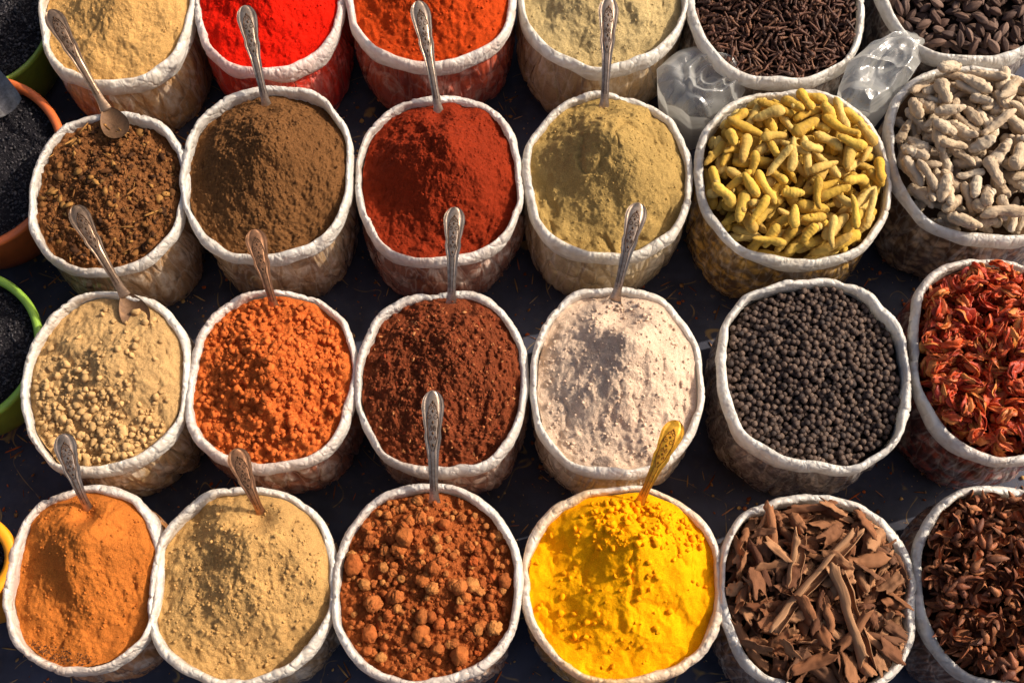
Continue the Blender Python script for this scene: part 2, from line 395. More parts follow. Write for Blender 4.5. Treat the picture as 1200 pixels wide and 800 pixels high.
# ------------------------------------------------------------------ spoons
def spoon_mat(name,c,rough,dust=None,amt=.5):
    n=NT(name); a=n.noise(55,5,.75); b=n.noise(300,2,.6)
    col=n.mix(n.ramp(a,[(.38,0.0),(.68,.8)]),lin(c),lin(sc(c,.5)))
    r=n.ramp(a,[(.3,rough),(.7,rough+.22)])
    nr=n.bump(b,.0005,.6); nr=n.bump(a,.0010,.5,nr); n.fin(col,r,nr,Metallic=.88)
    if dust:
        d=n.noise(120,4,.7); f=n.ramp(d,[(.5-amt*.3,0.0),(.62,amt)])
        n.L(n.mix(f,col,lin(dust)),n.b.inputs['Base Color'])
        iv=n.math('SUBTRACT',.88,f); n.L(iv,n.b.inputs['Metallic'])
    return n.m
def spoon(base,tip,zb,zt,mat,omat,label,bend=.3,wk=1.3,blen=.088,z0=-.004,bmat=None):
    B=unproj(base[0],base[1],zb); T=unproj(tip[0],tip[1],zt); L=(T-B).length; X=(T-B).normalized()
    Y=Vector((0,0,1)).cross(X).normalized(); Z=X.cross(Y)
    root=bpy.data.objects.new('spoon',None); COL.objects.link(root); root.empty_display_size=.05
    root.matrix_world=Matrix(((X.x,Y.x,Z.x,B.x),(X.y,Y.y,Z.y,B.y),(X.z,Y.z,Z.z,B.z),(0,0,0,1)))
    tag(root,label,'spoon','metal spoons stuck in the spices')
    ns=70; nw=17
    def hw(s):
        w=np.interp(s,[0,.1,.25,.5,.62,.68,.74,.86,1],[.0105,.0070,.0062,.0090,.0128,.0118,.0140,.0170,.0160])
        if s>.88: w*=math.sqrt(max(0.0,1-((s-.88)/.12)**2))*.97+.03
        return w*wk
    def zc(s): return .020*math.sin(PI*min(1,s*1.05))**1.0-.004-.20*max(0,s-.78)**2
    x0=-.012; top=[];bot=[]
    def zt_(s,v):
        return .0030*(1-v*v*.9)+.0015*max(0,1-abs(abs(v)-.88)*8)*min(1,s/.35)-.0012*max(0,1-abs(abs(v)-.62)*7)*min(1,max(0,(s-.3)/.2))
    for i in range(ns):
        s=1-(1-i/(ns-1))**1.25; x=x0+(L-x0)*s; w=hw(s)
        for j in range(nw):
            v=-1+2*j/(nw-1)
            top.append((x,v*w,zc(s)+zt_(s,v))); bot.append((x,v*w*.98,zc(s)-.0010*(1-v*v*.6)))
    V=np.array(top+bot); n1=ns*nw; F=gridF(ns,nw,False)+[f[::-1] for f in gridF(ns,nw,False,n1)]
    F=[f[::-1] for f in F]
    for i in range(ns-1):
        F.append((i*nw,(i+1)*nw,n1+(i+1)*nw,n1+i*nw)); F.append((i*nw+nw-1,n1+i*nw+nw-1,n1+(i+1)*nw+nw-1,(i+1)*nw+nw-1))
    F.append(tuple([j for j in range(nw)]+[n1+nw-1-j for j in range(nw)])); e=(ns-1)*nw; F.append(tuple([e+nw-1-j for j in range(nw)]+[n1+e+j for j in range(nw)]))
    obj('handle',mesh('handle',V,F,mat),root)
    parts=[]
    def P3(s,v): return (x0+(L-x0)*s, v*hw(s), zc(s)+.0030*(1-v*v*.9)+.0002)
    def scroll(s0,v0,rad,sg,turns=1.3,w=.0009):
        pth=[]
        for t in np.linspace(0,1,16):
            a=t*turns*2*PI; r=rad*(1-.75*t); pth.append(P3(s0+r*math.cos(a)*1.0,v0+sg*r*9*math.sin(a)))
        parts.append(tube(pth,[w*(1-.4*t) for t in np.linspace(0,1,16)],nseg=5))
    for sg in (-1,1):
        pth=[P3(.5+.42*t,sg*(.62*math.sin(PI*min(1,t*1.02))**.6)) for t in np.linspace(0.02,.97,18)]
        parts.append(tube(pth,[.0008]*18,nseg=5))
        scroll(.80,.28*sg,.030,sg); scroll(.70,.25*sg,.024,-sg); scroll(.62,.22*sg,.020,sg); scroll(.875,.22*sg,.022,-sg)
        pth=[P3(.15+.36*t,sg*.35) for t in np.linspace(0,1,12)]; parts.append(tube(pth,[.0006]*12,nseg=5))
    for s0 in (.56,.66,.75,.84,.91):
        pth=[P3(s0-.015+.03*t,0) for t in np.linspace(0,1,6)]; rr_=[max(0,math.sin(PI*t)) for t in np.linspace(0,1,6)]
        parts.append(tube(pth,[.0003+.0022*v for v in rr_],[.0003+.001*v for v in rr_],nseg=7))
    V,F=join(parts); obj('floral_relief',mesh('floral_relief',V,F,omat),root)
    nu=16; nv=44; top=[];bot=[]
    for u in np.linspace(0.03,1,nu):
        for k in range(nv):
            a=2*PI*k/nv; x=blen/2*math.cos(a)*u; y=blen*.33*math.sin(a)*u*(1-.25*math.cos(a)); z=-.011*(1-u*u)
            X2=x-blen/2
            top.append((X2*math.cos(bend)-.004+z*math.sin(bend), y, z*math.cos(bend)-X2*math.sin(bend)+z0)); bot.append((X2*math.cos(bend)-.004+(z-.0016)*math.sin(bend),y,(z-.0016)*math.cos(bend)-X2*math.sin(bend)+z0))
    V=np.array(top+bot); n1=nu*nv; F=gridF(nu,nv)+[f[::-1] for f in gridF(nu,nv,True,n1)]
    F+=[((nu-1)*nv+j,(nu-1)*nv+(j+1)%nv,n1+(nu-1)*nv+(j+1)%nv,n1+(nu-1)*nv+j)[::-1] for j in range(nv)]
    F.append(tuple(range(nv))[::-1]); F.append(tuple(n1+j for j in range(nv)))
    obj('spoon_bowl',mesh('spoon_bowl',V,F,bmat or mat),root)
    return root
steel=spoon_mat('worn_steel',(196,172,150),.25); steel_d=spoon_mat('dark_engraving',(96,70,52),.45)
copper=spoon_mat('coppery_steel',(190,138,100),.27,(120,70,42),.3); dulls=spoon_mat('tarnished_steel',(164,136,112),.3,(110,80,56),.25); brass=spoon_mat('turmeric_dusted_steel',(220,166,60),.3,(222,150,10),.75)
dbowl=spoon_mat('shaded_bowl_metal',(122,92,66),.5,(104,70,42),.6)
brass_d=spoon_mat('dusted_engraving',(130,80,20),.5,(170,104,10),.5)
# ------------------------------------------------------------------ ground and cloth
n=NT('dusty_earth'); g=n.noise(3,6,.6); n.fin(n.ramp(g,[(.3,lin((96,80,62))),(.7,lin((140,120,96)))]),.95,n.bump(n.noise(30,5),.01,.6))
gr=obj('ground',mesh('ground',np.array([(-400,-400,-.03),(400,-400,-.03),(400,400,-.03),(-400,400,-.03)]),[(0,1,2,3)],n.m,False)); tag(gr,kind='structure')
n=NT('embroidered_dark_cloth')
w1=n.math('ABSOLUTE',n.math('SUBTRACT',n.noise(5,1,.4,1.2),.5))
line=n.ramp(w1,[(.003,1.0),(.007,0.0)]); br=n.noise(20,2)
line=n.math('MULTIPLY',line,n.ramp(br,[(.46,0.0),(.56,.6)]))
base=n.ramp(n.noise(9,3),[(.3,lin((34,36,50))),(.7,lin((64,66,84)))])
du=n.ramp(n.noise(40,5,.75),[(.55,0.0),(.8,.4)]); base=n.mix(du,base,lin((116,92,66)))
n.fin(n.mix(line,base,lin((176,140,72))),.7,n.bump(n.noise(500,2),.001,.6))
nx=200; gx=np.linspace(-2.2,2.2,nx); gy=np.linspace(-1.6,3.2,nx); X,Y=np.meshgrid(gx,gy)
def clothz(x,y): return .009*fbm(x*5,y*5,3,4)+.006*np.maximum(0,1-np.abs(vn(x*6+y*3,y*5,8))*6)
V=np.c_[X.ravel(),Y.ravel(),clothz(X,Y).ravel()]
cl=obj('ground_cloth',mesh('ground_cloth',V,gridF(nx,nx,False),n.m)); tag(cl,'dark rumpled cloth with sparse gold thread spread under all the sacks','cloth')
# ------------------------------------------------------------------ powder sacks
def SK(b,H,seed,body,body2,spice,label,pattern=None,film_hilite=.35,rimw=1.0,amt=.5,sq=2.3):
    s=Sack(b,H,seed,rimw,sq); s.build(body_mat('sack_plastic_%d'%seed,body,body2,pattern,film_hilite),rim_mat('rim_plastic_%d'%seed,spice,amt),label); return s
H0=.30
powders=[
 dict(b=(44,227,-80,100),c=(196,152,92),body=(200,156,106),body2=(150,104,62),lab='sandy yellow',where='at the top left',P=dict(hp=.09,peak=(.1,.0),fbm=[(14,.012),(40,.005)],cuts=[(.3,-.3,.06,.012)]),crumbs=(600,.0008,.003)),
 dict(b=(225,404,-95,86),c=(214,26,8),body=(214,54,30),body2=(166,24,12),lab='vivid scarlet',where='at the top edge',P=dict(hp=.1,peak=(0,.0),fbm=[(12,.014),(40,.005)],cuts=[(-.2,-.4,.06,.012)]),film_hilite=.2,crumbs=(600,.0008,.003)),
 dict(b=(404,606,-118,78),c=(184,64,20),body=(180,80,54),body2=(126,40,24),lab='orange red',where='at the top edge',P=dict(hp=.1,peak=(.1,.0),fbm=[(14,.014),(40,.006)],cell=[(.012,.4)]),film_hilite=.3,crumbs=(700,.0008,.004)),
 dict(b=(608,807,-115,80),c=(184,160,112),body=(204,176,136),body2=(158,126,90),lab='pale greenish beige',where='at the top edge',P=dict(hp=.08,peak=(0,.1),fbm=[(14,.012),(40,.005)],cuts=[(.2,-.4,.05,.012)]),crumbs=(600,.0008,.003)),
 dict(b=(30,220,130,318),c=(122,78,44),body=(172,138,102),body2=(112,80,54),lab='coarse brown',where='by the terracotta basin',P=dict(hp=.06,peak=(.1,.0),fbm=[(12,.016),(40,.010)],cell=[(.016,.6),(.007,.8)]),speck=(60,34,18),
   spoon=((122,124),(57,10)),crumbs=(1200,.001,.006)),
 dict(b=(210,413,100,305),c=(114,77,45),body=(180,148,112),body2=(118,88,60),lab='dark earthy brown',where='in the second row',P=dict(hp=.15,peak=(.05,.12),steep=1.12,fbm=[(14,.012),(60,.007)],cell=[(.007,.8),(.005,.6)],cuts=[(-.35,.3,.05,.012)]),speck=(60,38,22),
   spoon=((312,122),(286,6)),crumbs=(1500,.0009,.0030)),
 dict(b=(414,613,109,307),c=(134,44,20),body=(162,112,90),body2=(106,54,38),lab='deep brick red',where='in the second row',P=dict(hp=.15,peak=(.1,.15),steep=1.12,fbm=[(14,.012),(60,.007)],cell=[(.006,.6)],cuts=[(-.2,.45,.06,.014)]),
   spoon=((514,130),(490,0)),crumbs=(1300,.0008,.003)),
 dict(b=(615,815,108,305),c=(168,138,82),body=(208,186,148),body2=(158,130,92),lab='khaki green',where='in the second row',P=dict(hp=.145,peak=(.05,.2),steep=1.12,fbm=[(12,.013),(50,.005)],rid=.008,cuts=[(-.4,.1,.06,.014),(.35,.35,.05,.012)]),
   spoon=((708,124),(714,-4)),crumbs=(900,.0008,.003)),
 dict(b=(22,221,341,552),c=(188,150,100),body=(182,150,108),body2=(124,94,64),lab='lumpy light tan',where='by the bright green basin',P=dict(hp=.09,peak=(.1,.2),fbm=[(12,.014),(40,.007)],cell=[(.012,.4)],pres=.5,cuts=[(-.1,.45,.055,.012)]),
   spoon=((144,342),(86,241)),crumbs=(1100,.001,.0095),region=lambda x,y:.06+.95*(1/(1+math.exp((y+.25+.3*x)*8)))),
 dict(b=(215,420,336,552),c=(194,98,44),body=(164,108,82),body2=(118,58,38),lab='crumbly golden orange',where='in the third row',P=dict(hp=.10,peak=(.0,.1),fbm=[(12,.018),(36,.012)],cell=[(.026,.6),(.012,.8)],micro=.003),
   spoon=((322,360),(297,270)),crumbs=(1500,.0012,.0085)),
 dict(b=(415,619,336,557),c=(120,59,34),body=(162,120,98),body2=(108,68,50),lab='flaky reddish brown',where='in the third row',P=dict(hp=.10,peak=(.05,.2),fbm=[(12,.018),(45,.012)],cell=[(.011,.8),(.006,.8)],cuts=[(-.3,.3,.06,.016)]),speck=(70,30,18),
   spoon=((529,352),(533,243)),crumbs=(1200,.001,.0048),spk2=True),
 dict(b=(618,826,336,556),c=(203,176,152),body=(218,202,176),body2=(178,152,124),lab='pinkish white',where='in the third row',P=dict(hp=.13,peak=(.15,.2),steep=1.08,fbm=[(10,.016),(60,.004)],ledge=[(9,.004,3)],rid=.006,cuts=[(-.35,.25,.07,.014)]),grain=.75,
   spoon=((722,346),(749,238)),crumbs=(900,.0009,.0045)),
 dict(b=(4,190,566,790),c=(178,102,42),body=(184,130,82),body2=(132,82,50),lab='warm ochre orange',where='at the bottom left',P=dict(hp=.10,peak=(.05,.3),fbm=[(11,.015),(45,.005)],ledge=[(8,.005,5)],cuts=[(.25,.0,.065,.018),(-.4,-.2,.05,.012)]),grain=.75,
   spoon=((104,596),(72,511)),crumbs=(700,.0008,.0035)),
 dict(b=(173,394,567,803),c=(180,140,86),body=(182,150,108),body2=(124,94,62),lab='plain sandy tan',where='in the front row',P=dict(hp=.11,peak=(.1,.3),fbm=[(12,.014),(50,.006)],ledge=[(9,.005,5)],cuts=[(-.4,.05,.07,.014)]),grain=.8,
   spoon=((306,600),(276,529)),crumbs=(1000,.0009,.0042)),
 dict(b=(386,612,569,803),c=(156,82,40),body=(166,122,92),body2=(114,72,50),lab='russet',where='in the front row',P=dict(hp=.055,wall=-.036,peak=(.0,.2),fbm=[(12,.012),(45,.008)],cell=[(.012,.7),(.006,.6)]),
   spoon=((509,586),(507,459)),crumbs=(1500,.001,.005),lumps=True),
 dict(b=(612,848,568,803),c=(233,153,3),body=(222,162,52),body2=(182,118,26),lab='brilliant yellow',where='in the front row',P=dict(hp=.11,peak=(.1,.3),fbm=[(9,.016),(40,.004)],ledge=[(8,.005,4)],rid=.006,micro=.001,cuts=[(-.4,.25,.08,.016),(.35,-.35,.06,.010)]),grain=.5,
   spoon=((750,588),(794,495)),crumbs=(700,.0009,.0075),amt=1.0,region=lambda x,y:1 if (y>.3 and x>-.3) else .10),
]
for i,q in enumerate(powders):
    c=q['c']; s=SK(q['b'],H0+(i%3-1)*.004,i+1,q['body'],q['body2'],c,'white rimmed plastic sack of %s spice %s'%(q['lab'],q['where']),film_hilite=q.get('film_hilite',.5),amt=q.get('amt',.5))
    P=q['P']
    vis=i in (4,8,9,11)
    if 'spoon' in q:
        bx,by=s.pt(q['spoon'][0][0],q['spoon'][0][1],s.H); P['bumps']=[(bx+.004,by-.04,.04,-.004 if i!=8 else -.010)] if vis else [(bx,by-.012,.03,.004)]
    f=hfun(s,P)
    pm=powder_mat('spice_%d'%i,c,speck=q.get('speck'),grain=q.get('grain',1.0))
    mo=mound(s,f,pm,'spice_heap','%s ground spice heaped in its sack %s'%(q['lab'],q['where']),'spice')
    if 'crumbs' in q:
        cn,r0,r1=q['crumbs']
        cm=item_mat('crumbs_%d'%i,[sc(c,.86),sc(c,1.0),sc(c,1.10),sc(c,.94)],.95,300,.0008,90,vc=sc(c,.8),spec=.1)
        scatter(s,f,cn,r0,r1,cm,'crumbs',mo,region=q.get('region'),seed=i)
    if i==12:
        scatter(s,f,1100,.0008,.0022,item_mat('dark_edge_bits',[(84,52,32),(120,70,32),(62,42,32)],.95),'dark_edge_crumbs',mo,seed=91,region=lambda x,y:(max(0,1-abs(y+.86+.2*x)*8) if x<.3 else 0),sink=.4,edge=.99)  # dark crumbs in a band along the front left edge
    if i==4:
        lm=item_mat('dry_leaf',[(140,94,50),(84,52,28),(180,130,70),(60,38,24),(70,44,26)],.85,200,.0006,spec=.12)
        scatter(s,f,300,.003,.015,lm,'leaf_flakes',mo,flat=True,seed=77,sink=-.6,pw=2.4,ax=(.35,.8))
        scatter(s,f,50,.010,.022,lm,'dry_twigs',mo,flat=True,seed=76,sink=-.9,pw=2,ax=(.06,.14))
        scatter(s,f,500,.001,.006,item_mat('dark_bits',[(66,40,24),(92,60,36)],.95,spec=.1),'dark_bits',mo,seed=78)
    if q.get('spk2'):
        scatter(s,f,700,.0014,.0065,item_mat('pale_flakes',[(172,94,54),(194,132,82),(150,60,32),(96,44,26)],.9,spec=.12),'pale_flakes',mo,flat=True,seed=79,sink=-.5)
    if 'spoon' in q:
        y=(i==15); mt=brass if y else (copper if i in (9,13) else (dulls if i in (4,8) else steel))
        spoon(q['spoon'][0],q['spoon'][1],s.H+{4:.010,8:.009,9:.004,11:.005}.get(i,.006),s.H+(.12 if i in(5,6,7,14) else .105),mt,brass_d if y else steel_d,
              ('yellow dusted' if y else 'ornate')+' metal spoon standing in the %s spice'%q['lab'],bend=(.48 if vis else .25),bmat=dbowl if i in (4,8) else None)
    if q.get('lumps'):
        lumat=item_mat('lump_skin',[(154,80,40),(170,98,50),(134,68,34),(180,120,66),(160,76,36)],.97,160,.0035,110,(126,60,28),spec=.06)
        vs=[]
        for k in range(12):
            V,F=lump(k+3,4 if k<4 else 3,.18,(1,.94,.9),1.3); r=[.0105,.014,.009,.0075,.0065,.0085,.0105,.006,.016,.0055,.0075,.005][k]; vs.append((V*r,F,0,r*.85))
        fill(s,f,vs,280,lumat,'spice_lump','rough reddish brown spice lump in the russet sack of the front row','lump','loose lumps on the russet spice',300,srange=(.6,1.2),sinkr=.3,tries=7)
# ------------------------------------------------------------------ whole spices
def finger(seed,L,r,nub=True,ring=.035,wr=.05,taper=.5,blunt=4.5,bd=.13,lob=.18):
    rg=random.Random(seed); n=32; b=rg.uniform(-bd,bd)*L; b2=rg.uniform(-.3,.3)*bd*L
    P=[];R=[]
    for i in range(n):
        t=.5-.5*math.cos(PI*i/(n-1)); P.append(((t-.5)*L,b*math.sin(PI*t)-b*.5+b2*math.sin(2*PI*t),0))
        e=max(0,1-abs(2*t-1)**blunt)**.5
        R.append(max(.0009,r*e*(1+ring*math.sin(t*44+seed)+lob*float(vn(t*3.3+seed,1.1,seed))-taper*(t-.5))))
    ps=[tube(P,R,[v*.94 for v in R],14,nz=wr,seed=seed)]
    if nub:
        t=rg.uniform(.3,.6); k=int(t*n); x,y,_=P[k]; sg=rg.choice((-1,1)); ln=rg.uniform(.2,.7)*r
        Q=[(x+j*.25*ln*.5,y+sg*(r*.4+j*.25*(ln+r*.4)),0) for j in range(5)]; ps.append(tube(Q,[r*.6,r*.62,r*.56,r*.42,r*.14],nseg=9,nz=.06,seed=seed+2))
    return join(ps)
s=SK((816,1047,103,308),H0,31,(206,170,108),(140,104,60),(190,160,80),'translucent sack of whole yellow turmeric roots in the second row',pattern=(36,(214,162,62),(96,66,32)),film_hilite=.35,amt=.25)
f=hfun(s,dict(hp=.03,wall=-.055,peak=(0,.1)))
tm=item_mat('turmeric_skin',[(204,160,60),(216,178,78),(180,140,52),(218,188,110),(194,154,72)],.82,160,.0022,46,(150,118,66),spec=.18)
mound(s,f,powder_mat('turmeric_fill',(120,84,34)),'root_bed','filler dome coloured dark as shadowed turmeric roots under the loose ones','roots',None,60,140).__setitem__('kind','stuff')  # filler dome under the roots, its dark colour stands for shade
vs=[]
for k in range(12):
    L=[.080,.066,.090,.060,.074,.064,.084,.054,.046,.078,.070,.058][k]; r=[.0098,.0108,.0094,.0112,.0100,.0104,.0104,.0112,.0100,.0090,.0116,.0100][k]
    V,F=finger(k+1,L,r,k%3==1,.04,.06,.35,4.0,.12,.20); vs.append((V,F,L*.90,r))
fill(s,f,vs,215,tm,'turmeric_root','dried yellow turmeric root lying in the sack of whole roots','turmeric root','whole turmeric roots in one sack',300,tries=26,sinkr=.12)
# ginger
s=SK((1038,1272,76,282),H0,32,(166,134,102),(98,72,54),(170,140,110),'sack of pale dried ginger at the right edge of the second row',pattern=(32,(200,168,134),(80,56,42)),film_hilite=.35,amt=.25)
f=hfun(s,dict(hp=.04,wall=-.045,peak=(0,.1)))
gm=item_mat('ginger_skin',[(198,176,148),(182,160,132),(212,194,168),(166,144,118)],.92,90,.0065,46,(128,104,82),stretch=(.35,1,1),spec=.12)
mound(s,f,powder_mat('ginger_fill',(100,76,56)),'ginger_bed','filler dome coloured dark as shadowed ginger pieces under the loose ones','ginger',None,60,140).__setitem__('kind','stuff')  # dark filler, shade between the ginger pieces put into its colour
vs=[]
for k in range(9):
    L=[.082,.066,.092,.072,.058,.078,.086,.056,.070][k]; r=[.0108,.0120,.0104,.0114,.0122,.0100,.0110,.0116,.0104][k]
    A=finger(k+40,L,r,False,.04,.18,.5,3.6,.12,.26); B=finger(k+60,L*.42,r*.74,False,.04,.15,.3,3.2,.08,.2); a=[.7,-.8,.9,-.5,.8,-.9,.6,.7,-.7][k]
    Rm=np.array(Matrix.Rotation(a,3,'Z')); B=(B[0]@Rm.T+np.array([L*.12,math.copysign(r*.6,a),0]),B[1])
    V,F=join([A,B]) if k%2 else A; vs.append((V,F,L*.88,r*1.0))
fill(s,f,vs,170,gm,'ginger_piece','wrinkled pale dried ginger piece in the sack at the right edge','ginger','dried ginger pieces in one sack',300,tries=18)
# peppercorns
s=SK((842,1071,321,553),H0+.01,33,(170,158,156),(102,92,92),(90,80,76),'tall greyish sack of black peppercorns in the third row',pattern=(90,(136,124,120),(64,56,56)),film_hilite=.4,amt=.15)
f=hfun(s,dict(hp=.035,wall=-.045,peak=(0,.1),fbm=[(10,.008)]))
pm=item_mat('pepper_skin',[(68,50,42),(88,68,56),(52,40,36),(112,90,76),(76,58,48)],.58,600,.0016,300,(38,28,26))
mound(s,f,powder_mat('pepper_fill',(34,26,22)),'peppercorn_bed','filler dome coloured dark as shadowed peppercorns under the loose ones','peppercorns',None,60,140).__setitem__('kind','stuff')  # near-black filler, coloured for the shade below the peppercorns
vs=[]
for k in range(6):
    V,F=lump(k+50,3,.08); r=.0063; vs.append((V*r,F,0,r))
fill(s,f,vs,1280,pm,'peppercorn','round wrinkled black peppercorn in the tall greyish sack','peppercorn','black peppercorns in one sack',300,srange=(.85,1.12),sinkr=.05,tries=14)
# mace
s=SK((1067,1275,298,541),H0,34,(146,86,74),(84,42,38),(150,70,40),'sack of curled red mace at the right edge of the third row',pattern=(34,(166,68,42),(66,30,26)),film_hilite=.45,amt=.25)
f=hfun(s,dict(hp=.05,wall=-.05,peak=(0,.1)))
mm=item_mat('mace_skin',[(182,52,24),(208,88,36),(156,42,22),(214,134,62),(190,64,30),(136,36,22),(200,104,46)],.5,110,.0026,60,(118,36,20),spec=.35)
mound(s,f,powder_mat('mace_fill',(96,32,16)),'mace_bed','filler dome coloured dark as shadowed mace under the loose blades','mace',None,60,140).__setitem__('kind','stuff')  # deep red filler dome, shade under the mace put into the colour
vs=[]
for k in range(10):
    rg=random.Random(k+9); ps=[]
    nst=rg.randint(4,6)
    for j in range(nst):
        a=(j/(nst-1)-.5)*rg.uniform(.8,1.5)+rg.uniform(-.12,.12); L=rg.uniform(.032,.052); cu=rg.uniform(.002,.014); n=15; pth=[];w=[]
        for i in range(n):
            t=i/(n-1)
            rr=L*t; pth.append((-.024+rr*math.cos(a*(1-.8*t)), rr*math.sin(a*(1-.8*t))*.85+.0015*math.sin(t*9+j), cu*math.sin(PI*t*1.2)+.0024*math.sin(8*t+j*2)))
            w.append(.0020+.0054*max(0.0,math.sin(PI*min(1,.16+t*.78)))**.6*(1+.28*math.sin(t*15+j*2)))
        ps.append(tube(pth,w,[v*.15+.0003 for v in w],8,nz=.3,seed=k+j,up=(.7*math.sin(j*2.1),.6*math.cos(j*3.3),1)))
    V,F=join(ps); vs.append((V,F,.036,.0085))
fill(s,f,vs,370,mm,'dried_mace','curled orange red mace in the sack at the right edge','mace','red mace pieces in one sack',300,roll=2.6,tries=10)
vs2=[]
for k in range(3):
    V,F=lump(k+90,3,.1,(1.2,.9,.8)); V=V*(1+.14*np.cos(np.arctan2(V[:,1],V[:,2])*7+V[:,0]*3))[:,None]*.015; vs2.append((V,F,0,.013))
fill(s,lambda x,y:f(x,y)+.018,vs2,9,item_mat('mace_ball_skin',[(206,130,52),(190,98,40)],.6,160,.0016,60,(160,66,28)),'mace_ball','whole orange mace ball curled shut among the red pieces','mace','rounded mace balls in one sack',tries=6)
# cinnamon
def bark(seed,L,R,ang,thick=.0014,jag=.3,taper=0,bw=.05):
    rg=random.Random(seed); ns=22; na=max(12,int(ang/.2)); tw=rg.uniform(-.5,.5); be=rg.uniform(-bw,bw)*L
    def surf(off):
        V=[]
        for i in range(ns):
            t=i/(ns-1); tp=1-taper*t
            for j in range(na):
                v=j/(na-1); ea=tp*(1+.20*float(vn(t*4,seed,seed+3))*(1 if v>.5 else .3)+.12*float(vn(t*9,seed+4,seed+6)))
                a=(v-.5)*ang*ea+tw*(t-.5)
                rr=R*(1-.40*max(0,abs(v-.5)*ang-1.2)/2)+off+.0026*float(vn(t*4+seed,v*4,seed))+.0010*float(vn(t*11+seed,v*8,seed+1))
                je=jag*(float(vn(v*3,seed+(0 if t<.5 else 9),seed))+.4*float(vn(v*8,seed+(0 if t<.5 else 9),seed+2)))*abs(2*t-1)**3
                V.append(((t-.5+je*.5)*L,rr*math.sin(a)+be*math.sin(PI*t),rr*math.cos(a)-R*(.7 if ang<3.0 else 0)+.003*float(vn(t*2.5,seed,seed+8))))
        return V
    A=surf(thick); B=surf(0); V=np.array(A+B); n1=ns*na; F=gridF(ns,na,False)+[f[::-1] for f in gridF(ns,na,False,n1)]
    for i in range(ns-1):
        a=i*na;b=(i+1)*na; F.append((a,n1+a,n1+b,b)[::-1]); F.append((a+na-1,n1+a+na-1,n1+b+na-1,b+na-1))
    for j in range(na-1):
        F.append((j,j+1,n1+j+1,n1+j)[::-1]); e=(ns-1)*na; F.append((e+j,e+j+1,n1+e+j+1,n1+e+j))
    return V,F
s=SK((844,1076,574,816),H0,35,(194,166,138),(126,98,78),(150,104,76),'sack of broken cinnamon bark in the front row',pattern=(30,(164,122,92),(84,56,42)),film_hilite=.45,amt=.2)
f=hfun(s,dict(hp=.03,wall=-.05,peak=(0,.1)))
cm=item_mat('cinnamon_bark',[(112,68,44),(146,98,66),(88,54,38),(170,124,88),(126,80,52),(98,68,50)],.8,70,.0034,30,(72,44,30),stretch=(.2,1,1),spec=.15)
mound(s,f,powder_mat('bark_fill',(66,40,26)),'bark_bed','filler dome coloured dark as shadowed bark shards under the loose ones','bark',None,60,140).__setitem__('kind','stuff')  # filler surface painted dark for the shade between bark shards
vs=[]
spec=[(.062,.018,2.0,.1),(.076,.015,2.6,.1),(.050,.020,1.6,.15),(.086,.0085,4.4,.05),(.052,.026,1.3,.1),(.060,.008,5.0,.05),(.056,.025,1.4,.1),(.038,.017,1.8,.15),(.070,.018,2.0,.15),(.045,.010,3.2,.1),(.028,.015,1.6,.2),(.030,.019,1.3,.2),(.048,.030,1.0,.1),(.062,.014,2.6,.1),(.024,.013,1.5,.2)]
for k,(L,R,a,tp) in enumerate(spec):
    V,F=bark(k+5,L,R,a,.0011,.55,tp); r=R*.8 if a>3.1 else R*.38; vs.append((V,F,L*.82,r))
pl=fill(s,f,vs,320,cm,'cinnamon_shard','broken curled piece of brown cinnamon bark in the front row sack','cinnamon','cinnamon bark shards in one sack',300,roll=1.6,tries=16)
cq=item_mat('pale_cinnamon_bark',[(148,104,72),(170,128,94),(158,116,82)],.8,60,.0034,28,(104,70,48),stretch=(.14,1,1),spec=.15)
for (p0,p1,R,a,lab) in [((994,634),(906,740),.0115,4.6,'pale cinnamon quill slanting down to the left across the bark'),((938,624),(926,694),.013,4.0,'short upright cinnamon quill near the back of the bark'),((975,668),(1022,790),.0150,5.2,'longest cinnamon quill, lying steeply toward the front rim')]:
    A=unproj(p0[0],p0[1],s.H+.018); B=unproj(p1[0],p1[1],s.H+.018); L=(A-B).length; V,F=bark(70+int(R*1e4),L,R,a,.0014,.35,.10,.02)
    yw=math.atan2(B.y-A.y,B.x-A.x); m=(A+B)/2; z,sl=pl.fit(m.x-s.cx,m.y-s.cy,yw,L*.7,R*.9); z=min(z,s.H+.045); sl=max(-.15,min(.15,sl))
    o=bpy.data.objects.new('cinnamon_quill',mesh('cinnamon_quill',V,F,cq)); COL.objects.link(o)
    o.matrix_world=Matrix.Translation((m.x,m.y,z-.003))@Matrix.Rotation(yw,4,'Z')@Matrix.Rotation(-math.atan(sl),4,'Y')@Matrix.Rotation(2.5,4,'X')
    tag(o,lab,'cinnamon','cinnamon quills on top of the bark'); pl.stamp(m.x-s.cx,m.y-s.cy,z,yw,sl,L,R)
# small brown pods
def pods(seed):
    rg=random.Random(seed); ps=[]; nn=rg.randint(1,4); a0=rg.uniform(0,6)
    for k in range(nn):
        a=a0+k*PI/4*rg.uniform(.9,1.5); L=rg.uniform(.022,.036); W=rg.uniform(.005,.0082); ns=11; na=10; V=[]; cv=rg.uniform(-.3,.3)
        for i in range(ns):
            t=i/(ns-1); w=W*math.sin(PI*(.06+.9*t))**.7*(1-.3*t)*(1+.2*float(vn(t*5,seed,k)))
            for j in range(na):
                v=-1+2*j/(na-1); an=v*2.2*(1+.15*float(vn(t*4,v,seed+k)))
                x=L*t+.002; y=w*math.sin(an)+cv*L*t*t; z=-w*1.1*math.cos(an)+.008*t*t
                V.append((x*math.cos(a)-y*math.sin(a),x*math.sin(a)+y*math.cos(a),z))
        ps.append((np.array(V),gridF(ns,na,False)))
    V,F=join(ps); V=V-V.mean(axis=0); return V,F
